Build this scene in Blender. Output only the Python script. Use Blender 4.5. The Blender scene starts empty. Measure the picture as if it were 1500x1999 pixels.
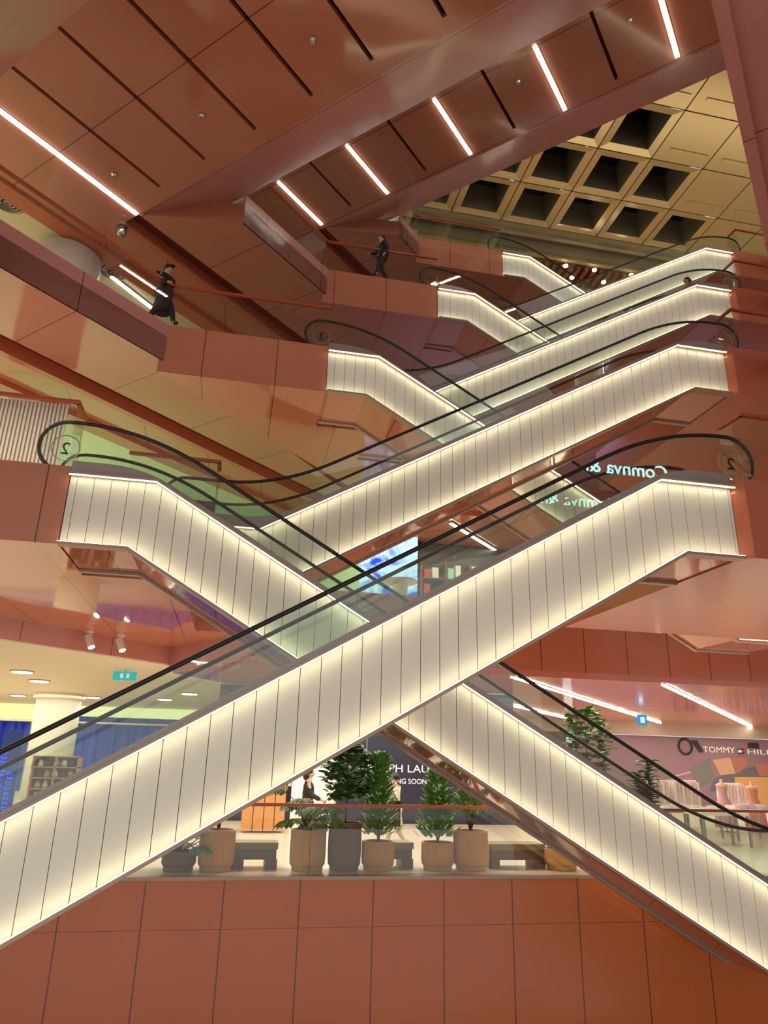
import bpy, math, random
from mathutils import Vector, Matrix
C = bpy.context.scene.collection
random.seed(7)
R2 = math.sqrt(2)
# ------------------------------------------------------------------ camera frame
FPX = 1395.92
PITCH, ROLL, YAW = (math.radians(a) for a in (19.206, 1.468, 11.2606))
FW = Vector((math.sin(YAW)*math.cos(PITCH), math.cos(YAW)*math.cos(PITCH), math.sin(PITCH)))
_R = Vector((math.cos(YAW), -math.sin(YAW), 0)); _U = _R.cross(FW)
RT = _R*math.cos(ROLL) + _U*math.sin(ROLL); UP = -_R*math.sin(ROLL) + _U*math.cos(ROLL)
def ray(u, v): return FW + RT*((u-750)/FPX) - UP*((v-999.5)/FPX)
def at_y(u, v, Y): d = ray(u, v); return d*(Y/d.y)      # point of the place seen at u,v on the upright plane y=Y
def at_z(u, v, z): d = ray(u, v); return d*(z/d.z)      # ... on the level plane z
def xy(u, v): return ((u+v)/R2, (v-u)/R2)               # building grid turned 45 degrees

cd = bpy.data.cameras.new('camera'); cam = bpy.data.objects.new('camera', cd); C.objects.link(cam)
cd.sensor_fit = 'VERTICAL'; cd.sensor_height = 36; cd.sensor_width = 27; cd.lens = FPX/1999*36
cam.matrix_world = Matrix((( RT.x, UP.x, -FW.x, 0), (RT.y, UP.y, -FW.y, 0), (RT.z, UP.z, -FW.z, 0), (0,0,0,1)))
cd.clip_start = .05; cd.clip_end = 300
bpy.context.scene.camera = cam

# ------------------------------------------------------------------ materials
def lin(c):
    return tuple((x/255/12.92 if x/255 <= .04045 else ((x/255+.055)/1.055)**2.4) for x in c) + (1,)
def mat(name, col, rough=.5, metal=0., coat=0., emit=None, es=0., bump=0., bscale=8., var=0., trans=0., ior=1.5):
    m = bpy.data.materials.new(name); m.use_nodes = True; nt = m.node_tree; b = nt.nodes['Principled BSDF']
    b.inputs['Base Color'].default_value = lin(col); b.inputs['Roughness'].default_value = rough
    b.inputs['Metallic'].default_value = metal; b.inputs['Coat Weight'].default_value = coat; b.inputs['Coat Roughness'].default_value = .03
    b.inputs['IOR'].default_value = ior; b.inputs['Transmission Weight'].default_value = trans
    if emit: b.inputs['Emission Color'].default_value = lin(emit); b.inputs['Emission Strength'].default_value = es
    tc = nt.nodes.new('ShaderNodeTexCoord')
    if bump or var:
        n = nt.nodes.new('ShaderNodeTexNoise'); n.inputs['Scale'].default_value = bscale; n.inputs['Detail'].default_value = 4
        nt.links.new(tc.outputs['Object'], n.inputs['Vector'])
        if bump:
            bp = nt.nodes.new('ShaderNodeBump'); bp.inputs['Strength'].default_value = bump; bp.inputs['Distance'].default_value = .02
            nt.links.new(n.outputs['Fac'], bp.inputs['Height']); nt.links.new(bp.outputs['Normal'], b.inputs['Normal'])
        if var:
            mx = nt.nodes.new('ShaderNodeMix'); mx.data_type = 'RGBA'
            c0 = [min(1, x*(1-var)) for x in lin(col)[:3]]+[1]; c1 = [min(1, x*(1+var)) for x in lin(col)[:3]]+[1]
            mx.inputs['A'].default_value = c0; mx.inputs['B'].default_value = c1
            nt.links.new(n.outputs['Fac'], mx.inputs['Factor']); nt.links.new(mx.outputs['Result'], b.inputs['Base Color'])
    return m
def panel_mat(name, col, seams, rough=.12, spec=.6, metal=0., var=.06, wob=.012, dark=.25):
    """lacquered metal panels; seams = list of (direction, period, offset, half width)"""
    m = mat(name, col, rough, metal); nt = m.node_tree; b = nt.nodes['Principled BSDF']; L = nt.links.new
    b.inputs['Specular IOR Level'].default_value = spec
    tc = nt.nodes.new('ShaderNodeTexCoord'); fac = None
    for (d, per, off, hw) in seams:
        dp = nt.nodes.new('ShaderNodeVectorMath'); dp.operation = 'DOT_PRODUCT'; dp.inputs[1].default_value = d; L(tc.outputs['Object'], dp.inputs[0])
        def M(op, a, bb=None, cl=False):
            n = nt.nodes.new('ShaderNodeMath'); n.operation = op
            if hasattr(a, 'node'): L(a, n.inputs[0])
            else: n.inputs[0].default_value = a
            if bb is not None:
                if hasattr(bb, 'node'): L(bb, n.inputs[1])
                else: n.inputs[1].default_value = bb
            return n.outputs[0]
        q = M('SUBTRACT', dp.outputs['Value'], off-per/2); f = M('FLOORED_MODULO', q, per); f = M('ABSOLUTE', M('SUBTRACT', f, per/2)); f = M('LESS_THAN', f, hw)
        fac = f if fac is None else M('MAXIMUM', fac, f)
    n = nt.nodes.new('ShaderNodeTexNoise'); n.inputs['Scale'].default_value = .9; n.inputs['Detail'].default_value = 2; L(tc.outputs['Object'], n.inputs['Vector'])
    mx = nt.nodes.new('ShaderNodeMix'); mx.data_type = 'RGBA'
    mx.inputs['A'].default_value = [x*(1-var) for x in lin(col)[:3]]+[1]; mx.inputs['B'].default_value = [min(1, x*(1+var)) for x in lin(col)[:3]]+[1]
    L(n.outputs['Fac'], mx.inputs['Factor']); out = mx.outputs['Result']
    if fac is not None:
        m2 = nt.nodes.new('ShaderNodeMix'); m2.data_type = 'RGBA'; L(fac, m2.inputs['Factor']); L(out, m2.inputs['A'])
        m2.inputs['B'].default_value = [x*dark for x in lin(col)[:3]]+[1]; out = m2.outputs['Result']
    L(out, b.inputs['Base Color'])
    if wob:
        bp = nt.nodes.new('ShaderNodeBump'); bp.inputs['Strength'].default_value = wob; bp.inputs['Distance'].default_value = 1.0
        n2 = nt.nodes.new('ShaderNodeTexNoise'); n2.inputs['Scale'].default_value = .6; n2.inputs['Detail'].default_value = 1
        L(tc.outputs['Object'], n2.inputs['Vector']); L(n2.outputs['Fac'], bp.inputs['Height']); L(bp.outputs['Normal'], b.inputs['Normal'])
    return m
def glass_mat(name, tint=(244, 250, 246), refl=1.0):
    m = bpy.data.materials.new(name); m.use_nodes = True; nt = m.node_tree; nt.nodes.clear(); L = nt.links.new
    o = nt.nodes.new('ShaderNodeOutputMaterial'); t = nt.nodes.new('ShaderNodeBsdfTransparent'); t.inputs[0].default_value = lin(tint)
    g = nt.nodes.new('ShaderNodeBsdfGlossy'); g.inputs['Roughness'].default_value = .01; g.inputs['Color'].default_value = (refl, refl, refl, 1)
    f = nt.nodes.new('ShaderNodeFresnel'); ge = nt.nodes.new('ShaderNodeNewGeometry'); mr = nt.nodes.new('ShaderNodeMapRange'); mr.inputs['To Min'].default_value = 1.5; mr.inputs['To Max'].default_value = 1/1.5; L(ge.outputs['Backfacing'], mr.inputs['Value']); L(mr.outputs['Result'], f.inputs['IOR']); x = nt.nodes.new('ShaderNodeMixShader')
    L(f.outputs[0], x.inputs[0]); L(t.outputs[0], x.inputs[1]); L(g.outputs[0], x.inputs[2]); L(x.outputs[0], o.inputs[0]); return m
def light_mat(name, col, s):
    m = bpy.data.materials.new(name); m.use_nodes = True; nt = m.node_tree; nt.nodes.clear()
    o = nt.nodes.new('ShaderNodeOutputMaterial'); e = nt.nodes.new('ShaderNodeEmission'); e.inputs[0].default_value = lin(col); e.inputs[1].default_value = s
    nt.links.new(e.outputs[0], o.inputs[0]); return m
E45 = (1/R2, -1/R2, 0); D45 = (1/R2, 1/R2, 0)
COP = (190, 104, 72)
M = dict(
 soffit=panel_mat('copper_ceiling_panel', (186, 126, 102), [(D45, 2.4, 6.5, .012)], rough=.10, spec=.8, wob=.02),
 soffit_x=panel_mat('copper_landing_soffit', (192, 124, 98), [((1,0,0), 1.6, .3, .010)], rough=.05, spec=.9),
 fascia=panel_mat('copper_fascia', (194, 134, 126), [(D45, 2.4, 6.5, .010)], rough=.14),
 fascia_x=panel_mat('copper_fascia_panel', (196, 138, 130), [((1,0,0), 1.6, .3, .008)], rough=.14),
 wall=panel_mat('copper_wall_panel', (206, 110, 54), [((1,0,0), 1.155, -1.02, .010), ((0,0,1), 2.4, -2.43, .004)], rough=.2, wob=.02),
 plain=mat('copper_plain', (192, 112, 84), .18), dark=mat('copper_groove', (120, 58, 38), .35),
 trim=mat('champagne_trim', (176, 150, 132), .35, .3),
 clad=mat('cream_escalator_panel', (224, 222, 210), .28, var=.03, bscale=1.2), seam=mat('panel_backing', (150, 132, 108), .7),
 led=light_mat('warm_led_strip', (255, 243, 204), 14.), ledw=light_mat('white_led_line', (255, 246, 230), 16.),
 deck=mat('brushed_steel_deck', (164, 156, 150), .35, .5), rubber=mat('black_rubber', (28, 28, 30), .35),
 glass=glass_mat('clear_glass'), glassg=glass_mat('clear_rail_glass', (248, 252, 249)), steel=mat('steel', (170, 168, 165), .25, .9), step=mat('step_aluminium', (110, 108, 106), .4, .6),
 white=mat('white_ceiling_paint', (226, 222, 196), .6), stone=mat('pale_stone_floor', (214, 200, 180), .25, var=.05, bscale=2),
 rail=mat('copper_handrail', (186, 92, 62), .3, .2), column=mat('white_column_paint', (228, 224, 214), .5),
)
# ------------------------------------------------------------------ mesh helpers
ORG = {}
class MB:
    def __init__(s): s.v = []; s.f = []
    def quad(s, *p): i = len(s.v); s.v += [tuple(a) for a in p]; s.f.append(tuple(range(i, i+len(p)))); return s
    def box(s, x0, y0, z0, x1, y1, z1):
        i = len(s.v); s.v += [(x, y, z) for z in (z0, z1) for x, y in ((x0,y0),(x1,y0),(x1,y1),(x0,y1))]
        s.f += [tuple(i+k for k in q) for q in ((3,2,1,0),(4,5,6,7),(0,1,5,4),(1,2,6,5),(2,3,7,6),(3,0,4,7))]; return s
    def prism(s, poly, z0, z1):
        a = sum(poly[k][0]*poly[(k+1) % len(poly)][1]-poly[(k+1) % len(poly)][0]*poly[k][1] for k in range(len(poly)))
        if a < 0: poly = poly[::-1]
        n = len(poly); i = len(s.v); s.v += [(x, y, z0) for x, y in poly]+[(x, y, z1) for x, y in poly]
        s.f += [tuple(i+k for k in reversed(range(n))), tuple(i+n+k for k in range(n))]
        s.f += [(i+k, i+(k+1) % n, i+n+(k+1) % n, i+n+k) for k in range(n)]; return s
    def strip(s, top, bot, y0, y1):
        """solid between two x-z polylines, from y0 to y1"""
        n = len(top); i = len(s.v)
        for p in (top, bot):
            for y in (y0, y1): s.v += [(x, y, z) for x, z in p]
        T0, T1, B0, B1 = i, i+n, i+2*n, i+3*n
        for k in range(n-1):
            s.f += [(B0+k, B0+k+1, T0+k+1, T0+k), (T1+k, T1+k+1, B1+k+1, B1+k), (T0+k, T0+k+1, T1+k+1, T1+k), (B1+k, B1+k+1, B0+k+1, B0+k)]
        s.f += [(T0, T1, B1, B0), (B0+n-1, B1+n-1, T1+n-1, T0+n-1)]; return s
    def tube(s, pts, r, n=8, close=True):
        pts = [Vector(p) for p in pts]; i = len(s.v); m = len(pts); up = Vector((0, 1, 0)); rr = r if isinstance(r, (list, tuple)) else [r]*m
        for k, p in enumerate(pts):
            t = (pts[min(k+1, m-1)]-pts[max(k-1, 0)]).normalized()
            a = t.cross(up); a = a.normalized() if a.length > .05 else t.cross(Vector((1, 0, 0))).normalized(); b = t.cross(a)
            s.v += [tuple(p + (a*math.cos(2*math.pi*j/n)+b*math.sin(2*math.pi*j/n))*rr[k]) for j in range(n)]
        for k in range(m-1): s.f += [(i+k*n+j, i+k*n+(j+1) % n, i+(k+1)*n+(j+1) % n, i+(k+1)*n+j) for j in range(n)]
        s.f += [tuple(i+j for j in reversed(range(n))), tuple(i+(m-1)*n+j for j in range(n))]; return s
    def lathe(s, c, prof, n=32, flute=0, fr=0.):
        i = len(s.v); m = len(prof)
        for r, z in prof:
            for j in range(n):
                a = 2*math.pi*j/n; q = r*(1-(fr if (flute and j % 2) else 0)); s.v.append((c[0]+q*math.cos(a), c[1]+q*math.sin(a), c[2]+z))
        for k in range(m-1): s.f += [(i+k*n+j, i+k*n+(j+1) % n, i+(k+1)*n+(j+1) % n, i+(k+1)*n+j) for j in range(n)]
        s.f += [tuple(i+j for j in reversed(range(n))), tuple(i+(m-1)*n+j for j in range(n))]; return s
    def build(s, name, m, parent=None, smooth=False, **tags):
        me = bpy.data.meshes.new(name); o0 = ORG.get(parent.name if parent else None, Vector((0, 0, 0)))
        me.from_pydata([tuple(Vector(p)-o0) for p in s.v], [], s.f); me.materials.append(m); me.update()
        if smooth:
            for p in me.polygons: p.use_smooth = True
        o = bpy.data.objects.new(name, me); C.objects.link(o)
        if parent: o.parent = parent; ORG[o.name] = o0
        for k, v in tags.items(): o[k] = v
        return o
def thing(name, label, cat, loc, group=None):
    o = bpy.data.objects.new(name, None); C.objects.link(o); o.location = loc; o.empty_display_size = .2
    o['label'] = label; o['category'] = cat
    if group: o['group'] = group
    ORG[o.name] = Vector(loc); return o
def struct(name, mb, m): return mb.build(name, m, kind='structure')
def uvp(pts): return [xy(u, v) for u, v in pts]

# ------------------------------------------------------------------ levels
FL = [-1.73, 3.95, 9.0, 14.05, 19.10]
T30 = math.tan(math.radians(30.046)); TH = math.tan(math.radians(15.02))
TB = 1.04          # depth of the lit band
W = 1.50
VB = {2: 1.65, 3: 8.8, 4: 16.2}     # near slab edge (at the soffit), per floor
VT = {2: 3.19, 3: 10.45, 4: 17.95}  # ... at floor level
UL = -11.62; UR = -.21

# ------------------------------------------------------------------ escalator
def profile(rise, ai, af, bf, rad, q0, q1, n=70):
    k1 = (af-ai)/T30; k0 = -rise/T30+(bf-ai)/T30; out = []
    for i in range(n+1):
        q = q0+(q1-q0)*i/n
        def base(x): return af if x > k1 else (bf-rise if x < k0 else x*T30+ai)
        z = base(q)
        for k, sg in ((k1, -1), (k0, 1)):
            d = q-k
            if abs(d) < rad: z = base(q)+sg*T30*(rad-abs(d))**2/(4*rad)
        out.append((q, z))
    return out
DIGIT = {}
def escalator(s, Y, Xk, Xe, z, rise, label, digit=None, low_ext=1.2):
    X = lambda q: Xk+s*q
    qe = abs(Xe-Xk); run = rise/T30; ql = -run-low_ext
    root = thing('escalator', label, 'escalator', (X(ql/2), Y+W/2, z-rise-TB-.03), 'lit escalators crossing the atrium')
    def off(d, e=0):
        return [(X(ql-e), z-rise-d), (X(-run+d*TH), z-rise-d), (X(d*TH), z-d), (X(qe+e), z-d)]
    def topz(q): return z if q >= 0 else (z+q*T30 if q > -run else z-rise)
    def botz(q):
        a = TB*TH; return z-TB if q >= a else (z-TB+(q-a)*T30 if q > -run+a else z-rise-TB)
    # truss box
    t = MB(); t.strip(off(.0), off(TB-.10), Y+.02, Y+W-.02); t.build('truss', M['seam'], root)
    # cladding: upright panels with open joints
    pw = .238; a = TB*TH; cuts = sorted({0., a, -run, -run+a}); cl = MB(); cl2 = MB()
    q = ql
    while q < qe-1e-4:
        q2 = min(q+pw, qe); seg = [q+.004]+[c for c in cuts if q+.004 < c < q2-.004]+[q2-.004]
        tp = [(X(c), topz(c)-.01) for c in seg]; bt = [(X(c), botz(c)+.01) for c in seg]
        cl.strip(tp, bt, Y-.012, Y+.012); cl2.strip(tp, bt, Y+W-.012, Y+W+.012); q = q2
    cl.build('side_cladding', M['clad'], root); cl2.build('side_cladding', M['clad'], root)
    # ledges and light strips
    for nm, d0, d1 in (('top_ledge', -.02, .012), ('bottom_ledge', TB-.012, TB+.03)):
        l = MB(); l.strip(off(d0), off(d1), Y-.14, Y+.03); l.build(nm, M['trim'], root); l = MB(); l.strip(off(d0), off(d1), Y+W-.03, Y+W+.06); l.build(nm, M['trim'], root)
    l = MB(); l.strip(off(.012), off(.02), Y-.125, Y-.10); l.build('light_strip', M['led'], root)
    l = MB(); l.strip(off(TB-.02), off(TB-.012), Y-.125, Y-.10); l.build('light_strip', M['led'], root)
    so = MB(); so.strip(off(TB-.06), off(TB-.02), Y+.03, Y+W-.03); so.build('soffit', M['soffit_x'], root)
    # deck, steps, glass, handrails
    dk = profile(rise, .10, .22, .22, .5, ql, qe)
    for (y0, y1) in ((Y-.05, Y+.26), (Y+W-.26, Y+W+.05)):
        d = MB(); d.strip([(X(q), z+zz) for q, zz in dk], [(X(q), topz(q)+.0) for q, zz in dk], y0, y1); d.build('deck_cover', M['deck'], root, smooth=False)
    st = profile(rise, -.02, .14, .14, .4, ql, qe); sb = MB(); n = int((qe-ql)/.2)
    for i in range(n):
        q = ql+(qe-ql)*(i+.5)/n; zz = min(st, key=lambda p: abs(p[0]-q))[1]; sb.box(min(X(q-.1), X(q+.1)), Y+.3, z+zz-.2, max(X(q-.1), X(q+.1)), Y+W-.3, z+zz)
    sb.build('step_band', M['step'], root)
    lr = .40; qa, qb = ql-.15, qe+.15
    hp = profile(rise, .75, .90, .90, 1.0, qa, qb, 90)
    for yy in (Y+.12, Y+W-.12):
        g = MB(); tops, bots = [], []
        for i in range(9):
            q = qa-lr*math.cos(math.pi/2*i/8); h = math.sqrt(max(0, lr*lr-(q-qa)**2)); tops.append((X(q), z-rise+.90-lr+h-.02)); bots.append((X(q), max(z-rise+.90-lr-h, z-rise+.1)))
        for q, zz in hp[1:-1]:
            tops.append((X(q), z+zz-.02)); dz = min(dk, key=lambda p: abs(p[0]-q))[1]; bots.append((X(q), z+dz-.02))
        for i in range(9):
            q = qb+lr*math.sin(math.pi/2*i/8); h = math.sqrt(max(0, lr*lr-(q-qb)**2)); tops.append((X(q), z+.90-lr+h-.02)); bots.append((X(q), max(z+.90-lr-h, z+.1)))
        g.strip(tops, bots, yy-.005, yy+.005); g.build('glass_balustrade', M['glass'], root)
        pts = []
        for i in range(14):
            th = math.radians(200-i*200/14); pts.append((X(qa-lr*math.sin(th)), yy, z-rise+.90-lr+lr*math.cos(th)))
        pts += [(X(q), yy, z+zz) for q, zz in hp]
        for i in range(1, 15):
            th = math.radians(i*200/14); pts.append((X(qb+lr*math.sin(th)), yy, z+.90-lr+lr*math.cos(th)))
        h = MB(); h.tube(pts, .030, 8); h.build('handrail', M['rubber'], root, smooth=True)
    # floor number ring on the glass by the upper landing
    cx, cz = X(qb+.02), z+.47; rg = MB()
    yy = Y+.105
    ring = [(cx+.2*math.cos(2*math.pi*i/28), yy, cz+.2*math.sin(2*math.pi*i/28)) for i in range(29)]
    rg.tube(ring, .008, 5); rg = rg.build('floor_number_ring', M['deck'], root)
    if digit:
        d = text_mesh(digit, .27, 'floor_number', M['rubber'], rg, (cx, yy, cz-.1), mirror=True)
    return root
def text_mesh(s, size, name, m, parent, loc, mirror=False, rz=0., ext=.006, align='CENTER', spacing=1.0, **tags):
    cu = bpy.data.curves.new('t', 'FONT'); cu.body = s; cu.size = size; cu.align_x = align; cu.extrude = ext; cu.space_character = spacing
    o = bpy.data.objects.new('t', cu); C.objects.link(o); dg = bpy.context.evaluated_depsgraph_get(); dg.update()
    me = bpy.data.meshes.new_from_object(o.evaluated_get(dg)); C.objects.unlink(o); bpy.data.objects.remove(o)
    org = ORG.get(parent.name if parent else None, Vector((0, 0, 0)))
    mt = Matrix.Translation(Vector(loc)-org) @ Matrix.Rotation(rz, 4, 'Z') @ Matrix.Rotation(math.pi/2, 4, 'X')
    if mirror: mt = mt @ Matrix.Scale(-1, 4, (1, 0, 0))
    me.transform(mt)
    if mirror: me.flip_normals()
    me.name = name; me.materials.clear(); me.materials.append(m)
    ob = bpy.data.objects.new(name, me); C.objects.link(ob)
    if parent: ob.parent = parent
    for k, v in tags.items(): ob[k] = v
    return ob
Z = [None]+[FL[i]-.139 for i in (1, 2, 3, 4)]
ESC = [  # side, Y, knee X, end X, floor, label
 ( 1,  8.415,  5.571,  6.734, 1, 'nearest and lowest escalator, a long lit cream band climbing from bottom left to upper right', '2'),
 (-1, 10.394, -1.370, -2.587, 1, 'lit escalator descending from the pink landing at the left edge to the bottom right corner', '2'),
 ( 1, 12.274,  8.941, 10.161, 2, 'lit escalator climbing right, directly above the nearest long one', None),
 (-1, 14.341,  2.631,  1.451, 2, 'lit escalator descending right from the middle landing below the person in black', '3'),
 ( 1, 16.126, 12.703, 13.886, 3, 'lit escalator climbing right with a rider at its top, third up on the right side', None),
 (-1, 18.127,  6.315,  5.139, 3, 'lit escalator descending right from the third left landing under the short glass railing', None),
 ( 1, 19.869, 16.305, 17.480, 4, 'topmost and farthest lit escalator climbing right to the coffered roof', None),
 (-1, 21.914,  9.967,  8.848, 4, 'small topmost lit escalator descending right from the dark red landing', None)]
for s, Y, Xk, Xe, fl, lb, dg in ESC:
    escalator(s, Y, Xk, Xe, Z[fl], FL[fl]-FL[fl-1], lb, dg)

# ------------------------------------------------------------------ floor slabs
def slab(name, poly, z0, z1, m): return struct(name, MB().prism(poly, z0, z1), m)
# corners of the left floors
CN = {n: (ESC[2*n-1][1]-.02+UL*R2, ESC[2*n-1][1]-.02) for n in (2, 3, 4)}
for n in (1, 2, 3, 4):
    bx = ESC[2*n-1]; ax = ESC[2*n-2]; z0, z1 = FL[n]-1.18, FL[n]
    nx = ESC[2*n] if n < 4 else None
    yb = bx[1]-.02; xe = bx[3]-.01
    far = 17.2+3.9*(n-1) if n < 4 else 29.3
    xl = (nx[2]-(FL[n+1]-FL[n])/T30-1.2) if nx else xe+2
    yn = nx[1]-.02 if nx else yb+2.6
    if n == 1:
        land = [(-11.75, yb), (xe, yb), (xe, yn), (xl, yn), (xl, far), (.3, far), (-1.75, 20.37)]
    else:
        cx, cy = CN[n]
        yk = yb+3.6; xr = xl+5.5; land = [(cx-.12, yb), (xe, yb), (xe, yn), (xl, yn), (xl, yk), (xr, yk), (xr, far), (cx-.12+(far-yb)*.9, far)]
    slab('ceiling', land, z0, z1, M['soffit_x'])
    if n > 1:
        # outer strip of the left floor, running along the 45 degree edge
        vs, ve = VT[n], (CN[n][0]+CN[n][1])/R2
        zs = FL[n]-.9
        slab('ceiling', uvp([(UL, vs), (UL, ve), (-13.72, ve+14), (-13.72, VB[n])]), zs, FL[n]-.3, M['soffit'])
        slab('trim_1', uvp([(UL, vs), (UL, ve), (UL-.03, ve), (UL-.03, vs)]), zs, FL[n], M['fascia'])
        slab('floor', uvp([(UL-.03, vs), (UL-.03, ve), (-14, ve+14), (-30, ve+14), (-30, vs)]), FL[n]-.3, FL[n]-.01, M['stone'])
        # groove, inner glossy ceiling, beam, white ceiling
        slab('ceiling', uvp([(-13.72, VB[n]), (-13.72, ve+14), (-14.3, ve+14), (-14.3, VB[n])]), zs+.3, FL[n]-.3, M['dark'])
        slab('ceiling', uvp([(-14.3, VB[n]), (-14.3, ve+14), (-14.5, ve+14), (-14.5, VB[n])]), zs-.02, FL[n]-.3, M['plain'])
        slab('ceiling', uvp([(-14.5, VB[n]), (-14.5, ve+14), (-15.6, ve+14), (-15.6, VB[n])]), zs+.05, FL[n]-.3, M['soffit_x'])
        slab('ceiling', uvp([(-15.6, -9), (-15.6, ve+14), (-16.1, ve+14), (-16.1, -9)]), zs-.08, FL[n]-.3, M['plain'])
        slab('ceiling', uvp([(-16.1, -9), (-16.1, ve+14), (-34, ve+14), (-34, -9)]), zs+.1, FL[n]-.3, M['white'])
        # near slab overhead, with its sloped edge
        vb, vt = VB[n], VT[n]; ur = 14 if n == 2 else 4
        if n == 2: vv0 = -14
        else: vv0 = VB[n]-12
        # soffit with open slots for the grooves and light lines
        slots = [-13.7+1.57*k for k in range(1, 12)] if n == 3 else ([-13.7+1.57*k for k in range(0, 11)] if n == 4 else [])
        leds = {3: [], 4: [-13.7, -10.87, -7.74, -4.66, -1.52]}.get(n, [])
        if n == 3: slots = [-12.5, -10.92, -9.33, -7.73, -6.2, -4.56, -3.0, -1.45]
        if n == 4: slots = [-12.3, -9.3, -6.18, -3.1]
        edges = sorted(slots); cur = -15.6; s0 = vb-.35; hw = .05
        mb = MB(); mb.prism(uvp([(cur, s0), (cur, vb), (ur, vb), (ur, s0)]), zs, zs+.12)
        for e in edges: mb.prism(uvp([(cur, vv0), (cur, s0), (e-hw, s0), (e-hw, vv0)]), zs, zs+.12); cur = e+hw
        mb.prism(uvp([(cur, vv0), (cur, s0), (ur, s0), (ur, vv0)]), zs, zs+.12)
        struct('ceiling', mb, M['soffit'])
        slab('ceiling', uvp([(-15.6, vv0), (-15.6, vb), (ur, vb), (ur, vv0)]), zs+.28, FL[n], M['dark'])
        # sloped edge
        ul = -13.72; w0, w1 = xy(ul, vb), xy(ur, vb); w2, w3 = xy(ur, vt), xy(UL, vt)
        MBx = MB(); zt = FL[n]
        MBx.v = [(*w0, zs), (*w1, zs), (*w2, zt-.02), (*w3, zt-.02), (*w0, zt), (*w1, zt), (*w2, zt), (*w3, zt)]
        MBx.f = [(3,2,1,0), (4,5,6,7), (0,1,5,4), (1,2,6,5), (2,3,7,6), (3,0,4,7)]
        struct('trim_2', MBx, M['fascia'])
        # right floor
        ye = ax[1]-.12; xa = ax[3]
        right = [(xa+.01, ax[1]+.0), (xa+.16, ye), (ye+UR*R2, ye)]
        right += [xy(UR, vt), xy(ur, vt), (60, 60*0+ye+.0), (60, ax[1]+5.5), (xa+.01, ax[1]+5.5)]
        slab('ceiling', [(xa+.01, ax[1]), (xa+.16, ye), (60, ye), (60, ax[1]+6), (xa+.01, ax[1]+6)], z0, z1, M['plain'])
        slab('trim_3', uvp([(UR, vt-1), (UR+.16, vt-1), (UR+.16, (2*ye+UR*R2)/R2-.3), (UR, (2*ye+UR*R2)/R2-.3)]), zs-.01, z1, M['fascia'])
        slab('ceiling', uvp([(UR+.16, vt-1), (14, vt-1), (14, (2*ye)/R2-.3+.0), (UR+.16, (2*ye+UR*R2)/R2-.3)]), zs+.06, z1, M['fascia'])
    else:
        ye = ax[1]-.12; xa = ax[3]
        slab('ceiling', [(xa+.01, ax[1]), (xa+.16, ye), (40, ye), (40, ax[1]+5.6), (xa+.01, ax[1]+5.6)], z0, z1, M['plain'])
# far side floors
for n in (1, 2, 3):
    far = 17.2+3.9*(n-1); x0 = .3 if n == 1 else CN[n][0]-.44+(far-14.1-3.8*(n-2))*.9
    zb = 2.25 if n == 1 else FL[n]-1.35
    slab('wall_back', [(x0, far), (60, far), (60, far+.15), (x0, far+.15)], zb, FL[n], panel_mat('copper_far_fascia', (186, 106, 84), [((1,0,0), 1.2, .4, .012)], rough=.16))
    slab('floor', [(x0, far+.15), (60, far+.15), (60, far+12), (x0, far+12)], FL[n]-.3, FL[n]-.02, M['stone'])
    if n > 1: slab('ceiling', [(x0, far+.15), (60, far+.15), (60, far+12), (x0, far+12)], zb+.02, FL[n]-.35, M['soffit'])
    if n < 3: slab('wall_back', [(-30 if n == 1 else x0, far+11.5), (60, far+11.5), (60, far+12), (-30 if n == 1 else x0, far+12)], FL[n], FL[n+1]-.4, mat('far_shop_wall', (120, 92, 78), .5, var=.2, bscale=.6))
# ground floor
slab('floor', [(-40, 12.4), (60, 12.4), (60, 46), (-40, 46)], -2.0, -1.73, M['stone'])
slab('wall_front', [(-12, 12.36), (30, 12.36), (30, 12.4), (-12, 12.4)], -7.2, -1.75, M['wall'])
slab('trim_4', [(-12, 12.33), (30, 12.33), (30, 12.42), (-12, 12.42)], -1.77, -1.72, M['trim'])
slab('floor', [(-20, -10), (14, -10), (14, 1.2), (-20, 1.2)], -2.0, -1.73, M['stone'])
slab('floor', [(-30, 1.2), (40, 1.2), (40, 12.36), (-30, 12.36)], -7.4, -7.2, mat('lower_floor_stone', (150, 120, 100), .3))
slab('floor', [(8.35+.02+1.3, 10.3), (20, 10.3), (20, 12.35), (9.67, 12.35)], -2.0, -1.73, M['stone'])
slab('light_block_right', [(13.6, -10), (14, -10), (14, 7.5), (13.6, 7.5)], -7.2, 8.1, M['fascia'])  # unseen wall added to hold back world light from the right
slab('floor', [(-14, 8.3), (-5.6, 8.3), (-5.6, 12.35), (-14, 12.35)], -2.0, -1.73, M['stone'])
# floor-one soffit edge over the ground floor shops, u=-16 line
slab('wall_left', [(-11.75, 10.37), (-1.75, 20.37), (-1.85, 20.47), (-11.9, 10.47)], 2.33, FL[1], M['fascia'])
slab('wall_back', [(-1.75, 20.37), (.3, 17.2), (.42, 17.28), (-1.63, 20.45)], 2.2, FL[1], M['fascia'])
slab('floor', [(-40, 10.37), (-11.8, 10.37), (-1.8, 20.4), (3, 24), (3, 29), (-40, 29)], FL[1]-.3, FL[1]-.02, M['stone'])
slab('ceiling', [(-40, 10.4), (-11.75, 10.4), (-1.75, 20.45), (1.0, 25.0), (1.0, 46), (-40, 46)], 2.3, 2.45, M['white'])
GC = panel_mat('copper_board_ceiling', (196, 120, 104), [((0,1,0), .3, 0, .012)], rough=.12, spec=.8)
slab('ceiling', [(.35, 17.35), (60, 17.35), (60, 46), (1.1, 46), (1.1, 25.0), (-1.65, 20.5)], 2.12, 2.25, GC)
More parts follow.
